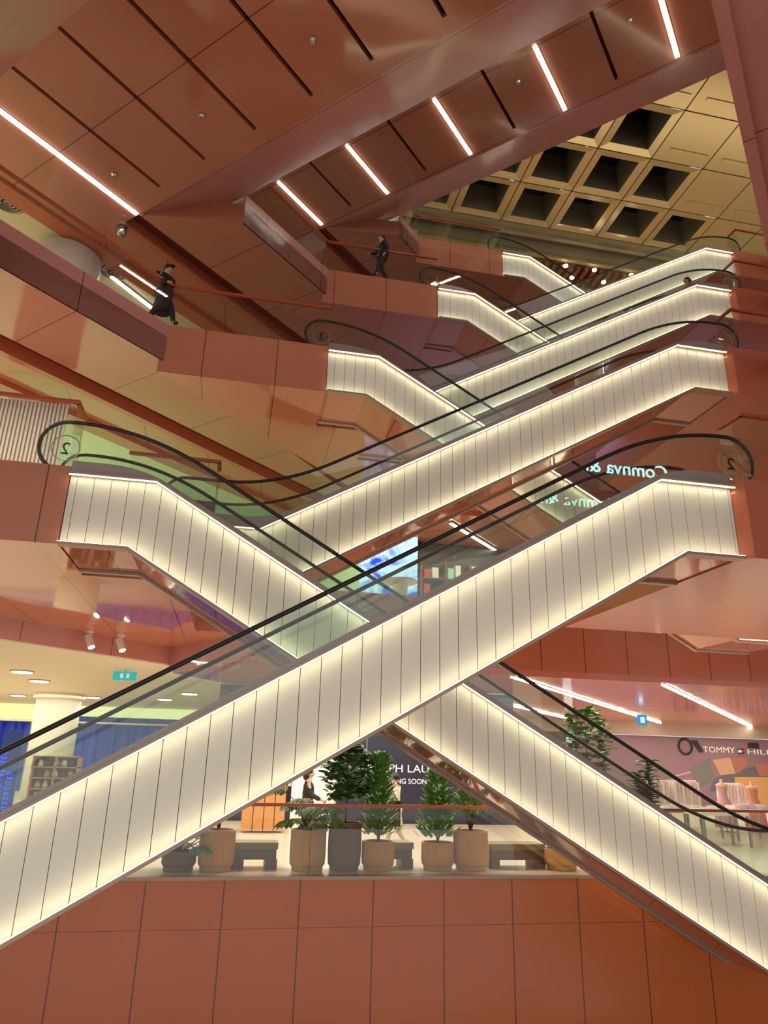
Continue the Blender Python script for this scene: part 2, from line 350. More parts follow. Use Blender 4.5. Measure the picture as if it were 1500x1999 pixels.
slab('wall_left', [(-40, 44), (1.2, 44), (1.2, 44.4), (-40, 44.4)], -1.73, 2.3, mat('pale_shop_wall', (226, 222, 196), .6))
# coffered roof
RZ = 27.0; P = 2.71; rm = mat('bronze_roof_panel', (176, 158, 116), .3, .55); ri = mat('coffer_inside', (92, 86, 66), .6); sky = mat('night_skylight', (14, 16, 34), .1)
fr = MB(); inn = MB(); sk = MB(); gr = MB()
for i in range(-3, 9):
    for j in range(-7, 2):
        x0, y0 = 11.57+P*i, 25.98+P*j; x1, y1 = x0+P, y0+P; lim = {1: 9, 0: 4, -1: 3, -2: 2}.get(j, 1)
        g = .03; a0, b0, a1, b1 = x0+g, y0+g, x1-g, y1-g
        if i < lim:
            c = .39; h = [(x0+c, y0+c), (x1-c, y0+c), (x1-c, y1-c), (x0+c, y1-c)]; o = [(a0, b0), (a1, b0), (a1, b1), (a0, b1)]
            for k in range(4):
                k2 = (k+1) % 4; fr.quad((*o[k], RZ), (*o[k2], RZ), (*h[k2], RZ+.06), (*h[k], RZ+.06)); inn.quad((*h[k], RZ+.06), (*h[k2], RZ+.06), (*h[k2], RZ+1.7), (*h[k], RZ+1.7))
            sk.quad(*[(*q, RZ+1.7) for q in h])
        else:
            fr.box(a0, b0, RZ, a1, b1, RZ+.05); fr.box(a0+.5, b1-.75, RZ-.04, a1-.2, b1-.6, RZ)
gr.box(11.57-3*P, 25.98-7*P, RZ+.08, 11.57+9*P, 28.69, RZ+.1)
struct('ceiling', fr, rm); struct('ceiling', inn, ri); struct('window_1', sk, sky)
# grooves between coffers are closed by narrow strips
gs = MB()
for i in range(-3, 10): gs.box(11.57+P*i-.05, 25.98-7*P, RZ+.05, 11.57+P*i+.05, 28.69, RZ+.08)
for j in range(-7, 3): gs.box(11.57-3*P, 25.98+P*j-.05, RZ+.05, 11.57+9*P, 25.98+P*j+.05, RZ+.08)
struct('ceiling', gs, mat('roof_groove', (96, 76, 48), .6))
struct('wall_back', MB().box(0, 28.7, RZ-.55, 45, 28.95, RZ+.1).box(0, 29.3, 25.75, 45, 29.4, RZ), mat('champagne_metal_wall', (150, 140, 112), .3, .5, var=.25, bscale=.5))
struct('trim_5', MB().box(0, 29.2, 25.62, 45, 29.5, 25.75), rm)
# wood slat ceiling of the top floor
wd = mat('dark_wood_slat', (104, 56, 30), .45, var=.2); sl = MB()
for k in range(60): sl.prism(uvp([(-22+k*.42, 20), (-22+k*.42, 52), (-21.85+k*.42, 52), (-21.85+k*.42, 20)]), 25.3, 25.5) if False else sl.box(4+k*.45, 29.45, 25.3, 4.2+k*.45, 41, 25.5)
struct('ceiling', sl, wd); slab('ceiling', [(0, 29.4), (45, 29.4), (45, 42), (0, 42)], 25.6, 25.7, mat('dark_ceiling', (70, 40, 22), .6))
slab('wall_back', [(0, 42), (45, 42), (45, 42.3), (0, 42.3)], 19.1, 25.7, mat('top_back_wall', (110, 80, 54), .5))
slab('floor', [(4, 29.3), (45, 29.3), (45, 42), (4, 42)], 18.8, 19.1, M['stone'])
#PART2
# ------------------------------------------------------------------ lamps
def led_line(p, q, w, label, group=None, m=None, z=None):
    a, b = Vector(p), Vector(q); d = (b-a).normalized(); n = Vector((-d.y, d.x, 0))*w/2; c = (a+b)/2
    r = thing('linear_ceiling_light', label, 'light', c, group)
    hs = MB(); e = n*1.5; hs.prism([tuple((a-e)[:2]), tuple((b-e)[:2]), tuple((b+e)[:2]), tuple((a+e)[:2])], a.z+.012, a.z+.05); hs.build('housing', M['trim'], r)
    df = MB(); df.prism([tuple((a-n)[:2]), tuple((b-n)[:2]), tuple((b+n)[:2]), tuple((a+n)[:2])], a.z-.015, a.z+.012); df.build('diffuser', m or M['ledw'], r)
z3, z4 = FL[3]-.93, FL[4]-.93
led_line((*xy(-13.7, 3.0), z3), (*xy(-13.72, 8.75), z3), .10, 'long light line in the upper left copper ceiling')
nm = ['first short light line beside the upper left glass railing', 'second short light line from the left in the upper ceiling band', 'middle short light line in the upper ceiling band',
      'fourth short light line from the left in the upper ceiling band', 'light line at the top right corner near the orange edge']
for k, u in enumerate((-13.7, -10.87, -7.74, -4.66, -1.52)): led_line((*xy(u, 13.65), z4), (*xy(u, 16.0), z4), .10, nm[k], 'light lines of the upper ceiling band')
G0 = 2.09
def led_px(a, b, z, lab, w=.12, grp=None):
    p, q = at_z(*a, z), at_z(*b, z); led_line(p, q, w, lab, grp)
led_px((1000, 1322), (1290, 1412), G0, 'long light line in the copper ceiling left of the blue hanging sign', .09, 'light lines over the ground floor shops')
led_px((1295, 1337), (1468, 1420), G0, 'light line in the copper ceiling above the mural at far right', .09, 'light lines over the ground floor shops')
led_px((965, 1370), (1105, 1402), G0, 'short light line just above the descending escalator handrails', .08, 'light lines over the ground floor shops')
led_px((880, 1022), (968, 1075), 7.6, 'light line in the ceiling seen between the two big escalators', .1)
zw = FL[3]-.85
led_px((217, 540), (304, 607), zw, 'light line in the white ceiling behind the walking person', .1)
led_px((372, 1290), (528, 1318), 2.27, 'thin light line under the copper edge above the fiddle leaf tree', .07)
# round downlights in the pale shop ceiling
for k, (u, v, lb) in enumerate(((43, 1311, 'downlight highest at left in the pale shop ceiling'), (77, 1329, 'second downlight in the pale shop ceiling, above the column'), (35, 1357, 'downlight left of the white shop column'),
                    (181, 1361, 'downlight right of the white shop column'), (322, 1365, 'downlight beside the tip of the fiddle leaf tree'), (370, 1354, 'downlight right of the fiddle leaf tree tip'))):
    p = at_z(u, v, 2.28); r = thing('ceiling_downlight', lb, 'light', p, 'downlights of the pale shop ceiling')
    MB().lathe(p, [(.30, -.02), (.34, -.02), (.34, .02)], 20).build('ring', M['trim'], r); MB().lathe(p, [(.29, -.035), (.29, -.01)], 20).build('lens', M['ledw'], r)
for k, (u, v) in enumerate(((1105, 519), (1161, 527), (1233, 537), (1117, 542), (1179, 551))):
    p = at_z(u, v, 25.28); r = MB().lathe(p, [(.12, -.03), (.12, .03)], 14).build('ceiling_downlight', M['ledw'], None)
    r['label'] = ['downlight at the left end of the wood slat ceiling', 'downlight in the middle of the wood slat ceiling top row', 'downlight at the right end of the wood slat ceiling', 'lower left downlight in the wood slat ceiling', 'lower right downlight in the wood slat ceiling'][k]
    r['category'] = 'light'; r['group'] = 'downlights of the wood slat ceiling'
# adjustable spotlights under the floor-one soffit
for k, (u, v) in enumerate(((176, 1245), (236, 1252))):
    p = at_z(u, v-12, 2.77); r = thing('spotlight', ['left one of two white spotlights under the copper soffit', 'right one of two white spotlights under the copper soffit'][k], 'spotlight', p, 'spotlights under the copper soffit')
    MB().lathe((p.x, p.y, p.z-.03), [(.09, 0), (.09, .03)], 14).build('mount', M['column'], r)
    MB().tube([p, p+Vector((0, 0, -.14))], .018).build('stem', M['column'], r)
    a, d = p+Vector((-.03, .02, -.1)), Vector((.35, -.25, -.75)).normalized(); lh = MB().tube([a, a+d*.32], .085, 14).build('lamp_head', M['column'], r); MB().tube([a+d*.322, a+d*.33], .07, 14).build('lens', M['ledw'], lh)
# ceiling vents, speaker
for k, (u, v, lb) in enumerate(((16, 393, 'round ceiling vent at the left edge by the white column'), (222, 529, 'round ceiling vent between column and walking person'))):
    p = at_z(u, v, FL[3]-.8); r = thing('ceiling_vent', lb, 'vent', p, 'round ceiling vents')
    for q in range(4): MB().lathe((p.x, p.y, p.z-.012*q), [(.42-.1*q, -.02), (.36-.1*q, -.05), (.36-.1*q, -.01)], 26).build('ring', M['deck'], r, smooth=True)
p = at_z(240, 437, FL[3]-.9); r = thing('ceiling_speaker', 'small grey cylinder hanging from the copper ceiling below the long light line', 'camera', p)  # the hanging cylinder is a speaker
MB().lathe((p.x, p.y, p.z-.1), [(.13, 0), (.13, .1)], 18).build('base', M['deck'], r); MB().lathe((p.x, p.y, p.z-.42), [(.06, 0), (.11, .06), (.13, .14), (.13, .32)], 18).build('housing', M['steel'], r, smooth=True)
for k, (u, v, z, lb) in enumerate(((611, 79, z3, 'sprinkler right in the top copper ceiling'), (394, 227, z3, 'sprinkler in the middle of the top copper ceiling'), (223, 342, z3, 'sprinkler left in the top copper ceiling beside the long light line'), (1230, 41, z4, 'sprinkler in the upper ceiling band near the right light line'), (1012, 160, z4, 'sprinkler in the upper ceiling band, middle'))):
    p = at_z(u, v, z); r = MB().lathe((p.x, p.y, p.z), [(.045, -.05), (.06, -.02), (.07, .0), (.07, .03)], 12).build('sprinkler', M['steel'], None); r['label'] = lb; r['category'] = 'sprinkler'; r['group'] = 'ceiling sprinklers'
# white columns
def column(name, c, r_, z0, z1, lab, cap=True):
    t = thing(name, lab, 'column', (c[0], c[1], z0)); MB().lathe((c[0], c[1], z0), [(r_, 0), (r_, z1-z0-.25)], 48).build('shaft', M['column'], t, smooth=True)
    if cap: MB().lathe((c[0], c[1], z1-.25), [(r_+.0, 0), (r_+.12, .05), (r_+.12, .25)], 48).build('collar', M['column'], t)
p = at_y(107, 1360, 31.5); column('round_column', (p.x, p.y+.9), .86, -1.73, 2.3, 'thick white round column in the shop behind blue curtains')
p = at_z(138, 470, FL[3]-.85); column('round_column', (p.x-.1, p.y+.5), .85, FL[2], FL[3]-.8, 'thick white round column upstairs at the upper left, behind the copper balustrade', False)

# ------------------------------------------------------------------ glass railings
def railing(pts, z, label, h=1.06, post=1.5, hook=None):
    pts = [Vector((x, y, z)) for x, y in pts]; r = thing('glass_railing', label, 'railing', pts[0])
    for a, b in zip(pts[:-1], pts[1:]):
        d = b-a; L = d.length; n = max(1, round(L/post)); d.normalize(); nn = Vector((-d.y, d.x, 0))*.007
        for k in range(n):
            s, e = a+d*(L*k/n+.008), a+d*(L*(k+1)/n-.008); g = MB(); g.prism([tuple((s-nn)[:2]), tuple((e-nn)[:2]), tuple((e+nn)[:2]), tuple((s+nn)[:2])], z-.02, z+h-.02); g.build('glass_pane', M['glassg'], r)
        w_ = Vector((-d.y, d.x, 0))*.035; e0, e1 = a-d*.03, b+d*.03
        MB().prism([tuple((e0-w_)[:2]), tuple((e1-w_)[:2]), tuple((e1+w_)[:2]), tuple((e0+w_)[:2])], z+h-.025, z+h+.025).build('top_rail', M['rail'], r)
    if hook:
        a = pts[hook[0]]; b = a+Vector((hook[1], hook[2], 0)); d = (b-a).normalized(); w_ = Vector((-d.y, d.x, 0))*.035
        MB().prism([tuple((a-w_)[:2]), tuple((b-w_)[:2]), tuple((b+w_)[:2]), tuple((a+w_)[:2])], z+h-.025, z+h+.025).build('rail_return', M['rail'], r)
        nn = Vector((-d.y, d.x, 0))*.007; MB().prism([tuple((a-nn)[:2]), tuple((b-nn)[:2]), tuple((b+nn)[:2]), tuple((a+nn)[:2])], z-.02, z+h-.02).build('glass_pane', M['glassg'], r)
    return r
railing([(-1.6, 12.47), (13.5, 12.47)], FL[0], 'long glass railing with copper top rail in front of the potted plants', 1.03, 2.9)
railing([(-9, 10.43), (-2.68, 10.43)], FL[1], 'glass railing with copper rail at the left edge above the pink landing', 1.06, 2.1, (1, .0, .55))
railing([(-2.1, 12.08), (-.6, 12.08)], FL[1], 'small glass railing behind the handrail loops of the left landing', 1.0, 2.1, (1, .0, .4))
c2, c3, c4 = CN[2], CN[3], CN[4]
railing([xy(UL-.06, 2.5), (c2[0]-.05, c2[1]+.05), (1.42, c2[1]+.05)], FL[2], 'glass railing around the corner where the person in black walks', 1.06, 2.1)
railing([xy(UL-.06, 10.6), (c3[0]-.05, c3[1]+.05), (5.1, c3[1]+.05)], FL[3], 'glass railing of the third landing in front of the small walking person', 1.06, 2.1)
railing([xy(UL-.06, 18.1), (c4[0]-.05, c4[1]+.05), (8.8, c4[1]+.05)], FL[4], 'glass railing on the dark red top landing under the roof', 1.06, 2.1)
rl = ['glass railing on the right landing beside the lowest escalator', 'glass railing on the second right landing', 'glass railing on the third right landing', 'glass railing at the top right landing under the coffers']
for n in (1, 2, 3, 4):
    a = ESC[2*n-2]; railing([(a[3]+.32, a[1]-.07), (a[3]+7, a[1]-.07)], FL[n], rl[n-1], 1.06, 1.2, (0, -.02, .5))

# ------------------------------------------------------------------ people
SK = {}
def skmat(k, col, r=.7):
    if k not in SK: SK[k] = mat('cloth_'+k, col, r)
    return SK[k]
def skin_mesh(name, verts, edges, radii, m, parent, root=0, sub=2):
    me = bpy.data.meshes.new(name); o0 = ORG[parent.name]; me.from_pydata([tuple(Vector(v)-o0) for v in verts], edges, []); me.materials.append(m)
    o = bpy.data.objects.new(name, me); C.objects.link(o); o.parent = parent
    lay = me.skin_vertices.new(name='sk') if hasattr(me.skin_vertices, 'new') else None
    s = o.modifiers.new('skin', 'SKIN'); s.use_smooth_shade = True
    if not len(me.skin_vertices):
        raise RuntimeError('no skin layer')
    for i, r in enumerate(radii):
        q = me.skin_vertices[0].data[i]; q.radius = (r, r) if not isinstance(r, tuple) else r; q.use_root = (i == root)
    d = o.modifiers.new('sub', 'SUBSURF'); d.levels = sub; d.render_levels = sub
    # bake the modifiers so the body is a plain mesh
    dg = bpy.context.evaluated_depsgraph_get(); dg.update(); bm = bpy.data.meshes.new_from_object(o.evaluated_get(dg)); bm.name = name
    o.modifiers.clear(); o.data = bm
    for p in bm.polygons: p.use_smooth = True
    return o
def person(loc, yaw, label, top, bottom, hair, skin=(196, 150, 124), h=1.70, stride=.3, arm=(20, 45), long_hair=False, coat=0., sit=False, cap=False, feet=(40, 36, 36), group=None, skirt=None):
    """yaw 0 faces +x"""
    r = thing('person', label, 'person', loc, group); k = h/1.72; cy, sy = math.cos(yaw), math.sin(yaw); L = Vector(loc)
    def P(f, s, z): return tuple(L+Vector((f*cy-s*sy, f*sy+s*cy, z))*k)
    V, E_, R_ = [], [], []
    def add(p, rad, par=None):
        V.append(P(*p)); R_.append(tuple(x*k for x in rad) if isinstance(rad, tuple) else rad*k)
        if par is not None: E_.append((par, len(V)-1))
        return len(V)-1
    pel = add((0, 0, .94), .135); wa = add((0.01, 0, 1.1), .125, pel); ch = add((.01, 0, 1.30), .14, wa); sh = add((0, 0, 1.42), .10, ch); nk = add((.01, 0, 1.50), .055, sh); hd0 = add((.02, 0, 1.56), .075, nk); hd = add((.03, 0, 1.64), .092, hd0); add((.02, 0, 1.70), .06, hd)
    for sd, ph in ((1, 1), (-1, -1)):
        st = stride*ph; hp = add((0, .09*sd, .88), .10, pel); kn = add((st*.45+.05, .10*sd, .50), .068, hp)
        lift = .10 if ph < 0 and stride > .05 else 0.; an = add((st*.95-(.08 if lift else 0), .10*sd, .09+lift), .042, kn); add((st*.95+.14-(.1 if lift else 0), .11*sd, .035+lift*.5), .035, an)
        s1 = add((0, .17*sd, 1.40), .06, sh); a1 = math.radians(arm[0])*(-ph); el = add((math.sin(a1)*.28, .22*sd, 1.40-math.cos(a1)*.28), .045, s1)
        a2 = a1+math.radians(arm[1]); wr = add((math.sin(a1)*.28+math.sin(a2)*.25, .21*sd, 1.40-math.cos(a1)*.28-math.cos(a2)*.25), .03, el)
        dx, dz = math.sin(a2), -math.cos(a2); b = V[wr]
        pm = add((math.sin(a1)*.28+dx*.31, .21*sd, 1.40-math.cos(a1)*.28+dz*.31), .032, wr)
        fx, fz = math.sin(a1)*.28+dx*.31, 1.40-math.cos(a1)*.28+dz*.31
        for q, (of, ln) in enumerate(((-.030, .075), (-.010, .085), (.010, .080), (.028, .062))): add((fx+dx*ln+.015, .21*sd+of*.6, fz+dz*ln+of*.3), .009, pm)
        add((fx+.045, .21*sd-.02*sd, fz+.0), .011, pm)
    body = skin_mesh('body', V, E_, R_, skmat('skin%d' % sum(skin), skin, .5), r, pel)
    # face details
    hc = Vector(P(.045, 0, 1.63))
    def blob(nm, c, rad, m, sc=(1, 1, 1), n=12, par=None):
        mb = MB(); i0 = len(mb.v)
        for a in range(n+1):
            for b in range(n*2):
                th, ph = math.pi*a/n, math.pi*b/n; d = (rad*math.sin(th)*math.cos(ph)*sc[0], rad*math.sin(th)*math.sin(ph)*sc[1], rad*math.cos(th)*sc[2])
                mb.v.append(tuple(Vector(c)+Vector((d[0]*cy-d[1]*sy, d[0]*sy+d[1]*cy, d[2]))*k))
        for a in range(n):
            for b in range(n*2): mb.f.append((a*2*n+b, a*2*n+(b+1) % (2*n), (a+1)*2*n+(b+1) % (2*n), (a+1)*2*n+b))
        return mb.build(nm, m, par or r, smooth=True)
    fc = blob('face', P(.045, 0, 1.615), .088, skmat('skin%d' % sum(skin), skin, .5), (.95, .8, 1.2)); blob('nose', P(.13, 0, 1.60), .018, skmat('skin%d' % sum(skin), skin, .5), (1.2, .8, 1.3), 6, fc)
    for sd in (1, -1): blob('eye', P(.112, .032*sd, 1.63), .010, skmat('dark', (26, 24, 24), .2), n=6, par=fc); blob('ear', P(.02, .078*sd, 1.615), .02, skmat('skin%d' % sum(skin), skin, .5), (.7, .4, 1.3), 6, fc)
    blob('mouth', P(.122, 0, 1.565), .012, skmat('lip', (150, 84, 76), .5), (.5, 1.6, .5), 6, fc)
    hm = skmat('hair%d' % sum(hair), hair, .6)
    blob('hair', P(.0, 0, 1.665), .112, hm, (1.0, .92, .85)); 
    if long_hair: blob('hair', P(-.05, 0, 1.57), .115, hm, (.8, 1.05, 1.15))
    if cap: cp = blob('cap', P(.01, 0, 1.70), .11, skmat('cap', (20, 20, 24), .6), (1, .95, .75)); MB().prism([tuple(Vector(P(.08, -.07, 1.69))[:2]), tuple(Vector(P(.20, -.05, 1.69))[:2]), tuple(Vector(P(.20, .05, 1.69))[:2]), tuple(Vector(P(.08, .07, 1.69))[:2])], L.z+1.685*k, L.z+1.70*k).build('cap_brim', skmat('cap', (20, 20, 24), .6), cp)
    # clothes: slightly larger skins over the same pose
    def sub(idx_e, grow, nm, m, rt):
        use = sorted({i for e in idx_e for i in e}); mp = {j: i for i, j in enumerate(use)}
        skin_mesh(nm, [V[j] for j in use], [(mp[a], mp[b]) for a, b in idx_e], [(R_[j]+grow) for j in use], m, r, mp[rt])
    e_all = E_; n_head = {nk, hd0, hd, hd+1}
    per = 13; base = 8  # vertices per side
    torso = [(pel, wa), (wa, ch), (ch, sh)]; sleeves, legs, shoes = [], [], []
    for q in (0, 1):
        o = base+q*per; hp, kn, an, toe, s1, el, wr = o, o+1, o+2, o+3, o+4, o+5, o+6
        legs += [(pel, hp), (hp, kn), (kn, an)]; sleeves += [(sh, s1), (s1, el)] + ([(el, wr)] if coat >= 0 else []); shoes.append((an, toe))
    sub(torso+sleeves, .02+coat, 'top', skmat('top%d' % sum(top), top), pel); sub(legs, .014, 'trousers', skmat('bot%d' % sum(bottom), bottom), pel)
    for a, b in shoes: sub([(a, b)], .012, 'shoe', skmat('shoe%d' % sum(feet), feet), a)
    if skirt or coat > .015:
        col = skirt or top; c = MB(); z0 = .42 if coat > .015 else .5; prof = [(.15, 1.02), (.17, .8), (.20, .6), (.22, z0)]
        c.lathe(P(0, 0, 0), [(a*k, b*k) for a, b in prof], 24, 1, .08); c.build('skirt' if skirt else 'coat_hem', skmat('top%d' % sum(col), col), r, smooth=True)
    return r
pz = at_z(325, 620, FL[2]); person((-2.33, 14.46, FL[2]), math.radians(-40), 'person in long black coat and cap walking along the left balcony', (26, 26, 32), (24, 24, 28), (18, 16, 16), h=1.62, stride=.35, coat=.02, cap=True)
person((3.35, 18.25, FL[3]), math.radians(200), 'person in dark clothes walking on the third landing behind glass', (28, 34, 44), (22, 24, 30), (20, 18, 18), h=1.66, stride=.25)
p = at_y(603, 1515, 16.6); person((p.x, 16.6, FL[0]), math.radians(-8), 'person with curly dark hair and dark green top behind the monstera', (28, 36, 30), (22, 22, 24), (34, 22, 20), h=1.53, stride=.2, long_hair=True)
p = at_y(772, 1535, 16.2); person((p.x, 16.2, FL[0]), math.radians(150), 'person with black hair in beige clothes carrying a black bag past the dark hoarding', (206, 192, 168), (196, 182, 160), (18, 16, 18), h=1.46, stride=.15, skirt=(206, 192, 168))
b = thing('shoulder_bag', 'black bag held by the person in beige beside the small bushy planter', 'bag', (p.x-.18, 16.05, -.95)); MB().box(p.x-.42, 15.82, -1.28, p.x+.04, 15.95, -.78).build('bag_body', skmat('dark', (26, 24, 24), .2), b); MB().tube([(p.x-.36, 15.9, -.78), (p.x-.2, 15.9, -.45), (p.x-.02, 15.9, -.78)], .014).build('strap', skmat('dark', (26, 24, 24), .2), b)
person((13.12, 16.95, at_y(1345, 548, 16.95).z-1.58), math.radians(180), 'person with brown hair riding near the top of the third escalator', (150, 140, 130), (60, 56, 60), (70, 46, 34), h=1.66, stride=.05, long_hair=True)

# ------------------------------------------------------------------ planters
POT_T = mat('fluted_tan_pot', (204, 142, 66), .55, var=.12, bscale=3); POT_D = mat('fluted_brown_pot', (118, 80, 56), .5, var=.12, bscale=3); SOIL = mat('potting_soil', (58, 42, 30), .9)
LEAF = {k: mat('leaf_'+k, c, .55, var=.35, bscale=6) for k, c in dict(dark=(76, 122, 50), mid=(96, 142, 58), light=(124, 162, 66)).items()}; BARK = mat('bark', (96, 70, 48), .8)
def leaf(mb, p, d, L, wd, droop=.15):
    d = Vector(d).normalized(); sd = d.cross(Vector((0, 0, 1))); sd = sd.normalized() if sd.length > .1 else Vector((1, 0, 0)); nn = sd.cross(d); p = Vector(p); rows = []
    for t, w_ in ((0, .08), (.25, .8), (.55, 1.), (.82, .66), (1, .05)):
        c = p+d*L*t-Vector((0, 0, 1))*droop*L*t*t; rows.append((c-sd*wd*w_/2+nn*wd*.12*w_, c-nn*.0, c+sd*wd*w_/2+nn*wd*.12*w_))
    i = len(mb.v)
    for r_ in rows: mb.v += [tuple(x) for x in r_]
    for k in range(4):
        for j in (0, 1): mb.f.append((i+3*k+j, i+3*k+j+1, i+3*k+j+4, i+3*k+j+3))
def planter(u0, u1, v0, label, kind, dark=False, Y=12.78, seed=1, top=None, loc=None, size=None):
    rnd = random.Random(seed)
    if loc: cx, cy, rad, hgt = *loc, *size; Zb = FL[0]
    else: a, b = at_y(u0, v0, Y), at_y(u1, v0, Y); cx, cy = (a.x+b.x)/2, Y+.3; rad = (b.x-a.x)/2*1.02; hgt = (a.z+b.z)/2-FL[0]; Zb = FL[0]
    t = thing('planter', label, 'potted plant', (cx, cy, Zb), 'fluted planters behind the railing')
    mm = POT_D if dark else POT_T
    po = MB().lathe((cx, cy, Zb), [(rad*.80, 0), (rad*.86, .01), (rad*.86, .06), (rad*.97, .10), (rad, hgt*.4), (rad*.99, hgt*.93)], 72, 1, .045).build('pot', mm, t)
    MB().lathe((cx, cy, Zb+hgt*.93), [(rad*.99, 0), (rad*1.0, .02), (rad*.98, hgt*.07), (rad*.86, hgt*.07), (rad*.86, -.02)], 48).build('rim', mm, po, smooth=False)
    MB().lathe((cx, cy, Zb+hgt*.93), [(rad*.87, -.02), (rad*.87, .0)], 32).build('soil', SOIL, po)
    zt = Zb+hgt*.93; B = Vector((cx, cy, zt)); st = MB(); lf = MB(); H = (top if top is not None else zt+1)-zt; mk = 'mid'
    if kind == 'fiddle':
        mk = 'dark'
        for q in range(3):
            an = q*2.1+seed; pts = [B, B+Vector((math.cos(an)*.10, math.sin(an)*.08, H*.5)), B+Vector((math.cos(an)*.16-.03, math.sin(an)*.1, H*(1-.17*q)))]; st.tube(pts, [.025, .02, .01])
            for i in range(40):
                f = .3+.7*i/40; p = pts[0].lerp(pts[2], f); a = i*2.4; leaf(lf, p, (math.cos(a), math.sin(a), .45), .27+.05*rnd.random(), .22, .3)
    elif kind == 'tree':
        mk = 'dark'; st.tube([B, B+Vector((.01, 0, H*.45)), B+Vector((0, 0, H*.9))], [.016, .014, .008])
        for i in range(330):
            a = rnd.random()*6.28; f = rnd.random(); z = H*(.30+.66*f); rr = rad*(.35+1.0*math.sin(math.pi*min(1, .2+f*.72)))*(.4+.6*rnd.random()); leaf(lf, B+Vector((math.cos(a)*rr, math.sin(a)*rr*.8, z)), (math.cos(a+rnd.random()-.5), math.sin(a+rnd.random()-.5), -.2+1.1*rnd.random()), .15+.05*rnd.random(), .19, .15)
        for i in range(12): a = i*1.3; st.tube([B+Vector((0, 0, H*(.3+.05*i))), B+Vector((math.cos(a)*.25, math.sin(a)*.2, H*(.36+.05*i)))], [.008, .004], 5)
    elif kind == 'bush':
        for i in range(7): a = i*.9; st.tube([B, B+Vector((math.cos(a)*.14, math.sin(a)*.12, H*(.5+.06*i)))], [.014, .005], 5)
        for i in range(620):
            a = rnd.random()*6.28; f = rnd.random(); z = H*(.08+.92*f); rr = rad*1.25*(1-f*.6)*(.3+.7*rnd.random()); leaf(lf, B+Vector((math.cos(a)*rr, math.sin(a)*rr*.8, z)), (math.cos(a)*.8, math.sin(a)*.8, .7), .13+.05*rnd.random(), .075, .1)
    elif kind == 'spiky':
        mk = 'light'
        for i in range(9): a = i*.7; st.tube([B, B+Vector((math.cos(a)*.16, math.sin(a)*.14, H*(.6+.04*i)))], [.012, .005], 5)
        for i in range(420):
            a = rnd.random()*6.28; f = rnd.random(); z = H*(.35+.65*f); rr = rad*(.25+.75*rnd.random())*(1-.35*f); leaf(lf, B+Vector((math.cos(a)*rr, math.sin(a)*rr*.8, z)), (math.cos(a), math.sin(a), .9), .18, .045, .1)
    elif kind == 'monstera':
        for i in range(20):
            a = i*2.4+seed; rr = .18+.30*rnd.random(); z = H*(.35+.6*rnd.random()) if i > 4 else H*.25; e = B+Vector((math.cos(a)*rr, math.sin(a)*rr*.8, z)); st.tube([B, B.lerp(e, .6)+Vector((0, 0, .08)), e], [.010, .008, .005], 5)
            for q in range(-4, 5):
                b_ = a+q*.36; leaf(lf, e, (math.cos(b_), math.sin(b_), -.25+.1*rnd.random()), .27-.015*abs(q), .12, .3)
    st.build('stem', BARK, t, smooth=True); lf.build('foliage', LEAF[mk], t)
    return t
planter(315, 383, 1665, 'dark brown fluted planter half hidden by the escalator at far left of the row', 'monstera', True, seed=3, top=-1.0)
planter(391, 462, 1622, 'tan fluted planter left of the first bench, tall fiddle leaf tree rising behind the escalator', 'fiddle', seed=1, top=1.12)
planter(572, 642, 1622, 'tan fluted planter with broad monstera leaves', 'monstera', seed=5, top=-.42)
planter(648, 712, 1608, 'tall dark brown fluted planter with a round-leaved tree on a thin trunk', 'tree', True, seed=2, top=.30)
planter(714, 777, 1645, 'small tan fluted planter with a dense pointed bush beside the second bench', 'bush', seed=4, top=.10)
planter(833, 895, 1647, 'small tan fluted planter with a narrow bush and red stem, right of the second bench', 'bush', seed=8, top=-.18)
planter(897, 962, 1624, 'taller tan fluted planter with spiky light green leaves', 'spiky', seed=6, top=-.36)
planter(1078, 1140, 1660, 'tan fluted planter behind the glass of the descending escalator', 'spiky', seed=9, top=-.75)
p = at_y(1143, 1420, 14.6); planter(0, 0, 0, 'tree seen over the handrails of the descending escalator', 'tree', seed=12, top=1.25, loc=(p.x, 14.6), size=(.4, .75))
p = at_y(1262, 1540, 13.6); planter(0, 0, 0, 'leafy plant behind the descending escalator in front of the white display blocks', 'fiddle', seed=13, top=.12, loc=(p.x, 13.6), size=(.32, .6))
# ------------------------------------------------------------------ benches
BW = mat('bench_dark_wood', (112, 76, 52), .5, var=.15); BT = mat('bench_olive_seat', (136, 110, 68), .5)
def bench(u0, u1, v0, label, Y=13.15):
    a, b = at_y(u0, v0, Y), at_y(u1, v0, Y); z0, z1 = FL[0], (a.z+b.z)/2; t = thing('bench', label, 'bench', ((a.x+b.x)/2, Y+.25, z0), 'wooden benches between the planters')
    MB().box(a.x, Y, z1-.10, b.x, Y+.5, z1).build('seat', BT, t); MB().box(a.x+.02, Y+.03, z1-.26, b.x-.02, Y+.47, z1-.10).build('apron', BW, t)
    for x in (a.x, b.x-.2): MB().box(x, Y+.02, z0, x+.2, Y+.48, z1-.26).build('leg', BW, t)
bench(455, 544, 1645, 'wooden bench beside the tan planter at left, in front of the orange counter'); bench(720, 808, 1645, 'wooden bench partly hidden behind the small bushy planter'); bench(955, 1065, 1648, 'wooden bench at right, between the spiky planter and the escalator glass')

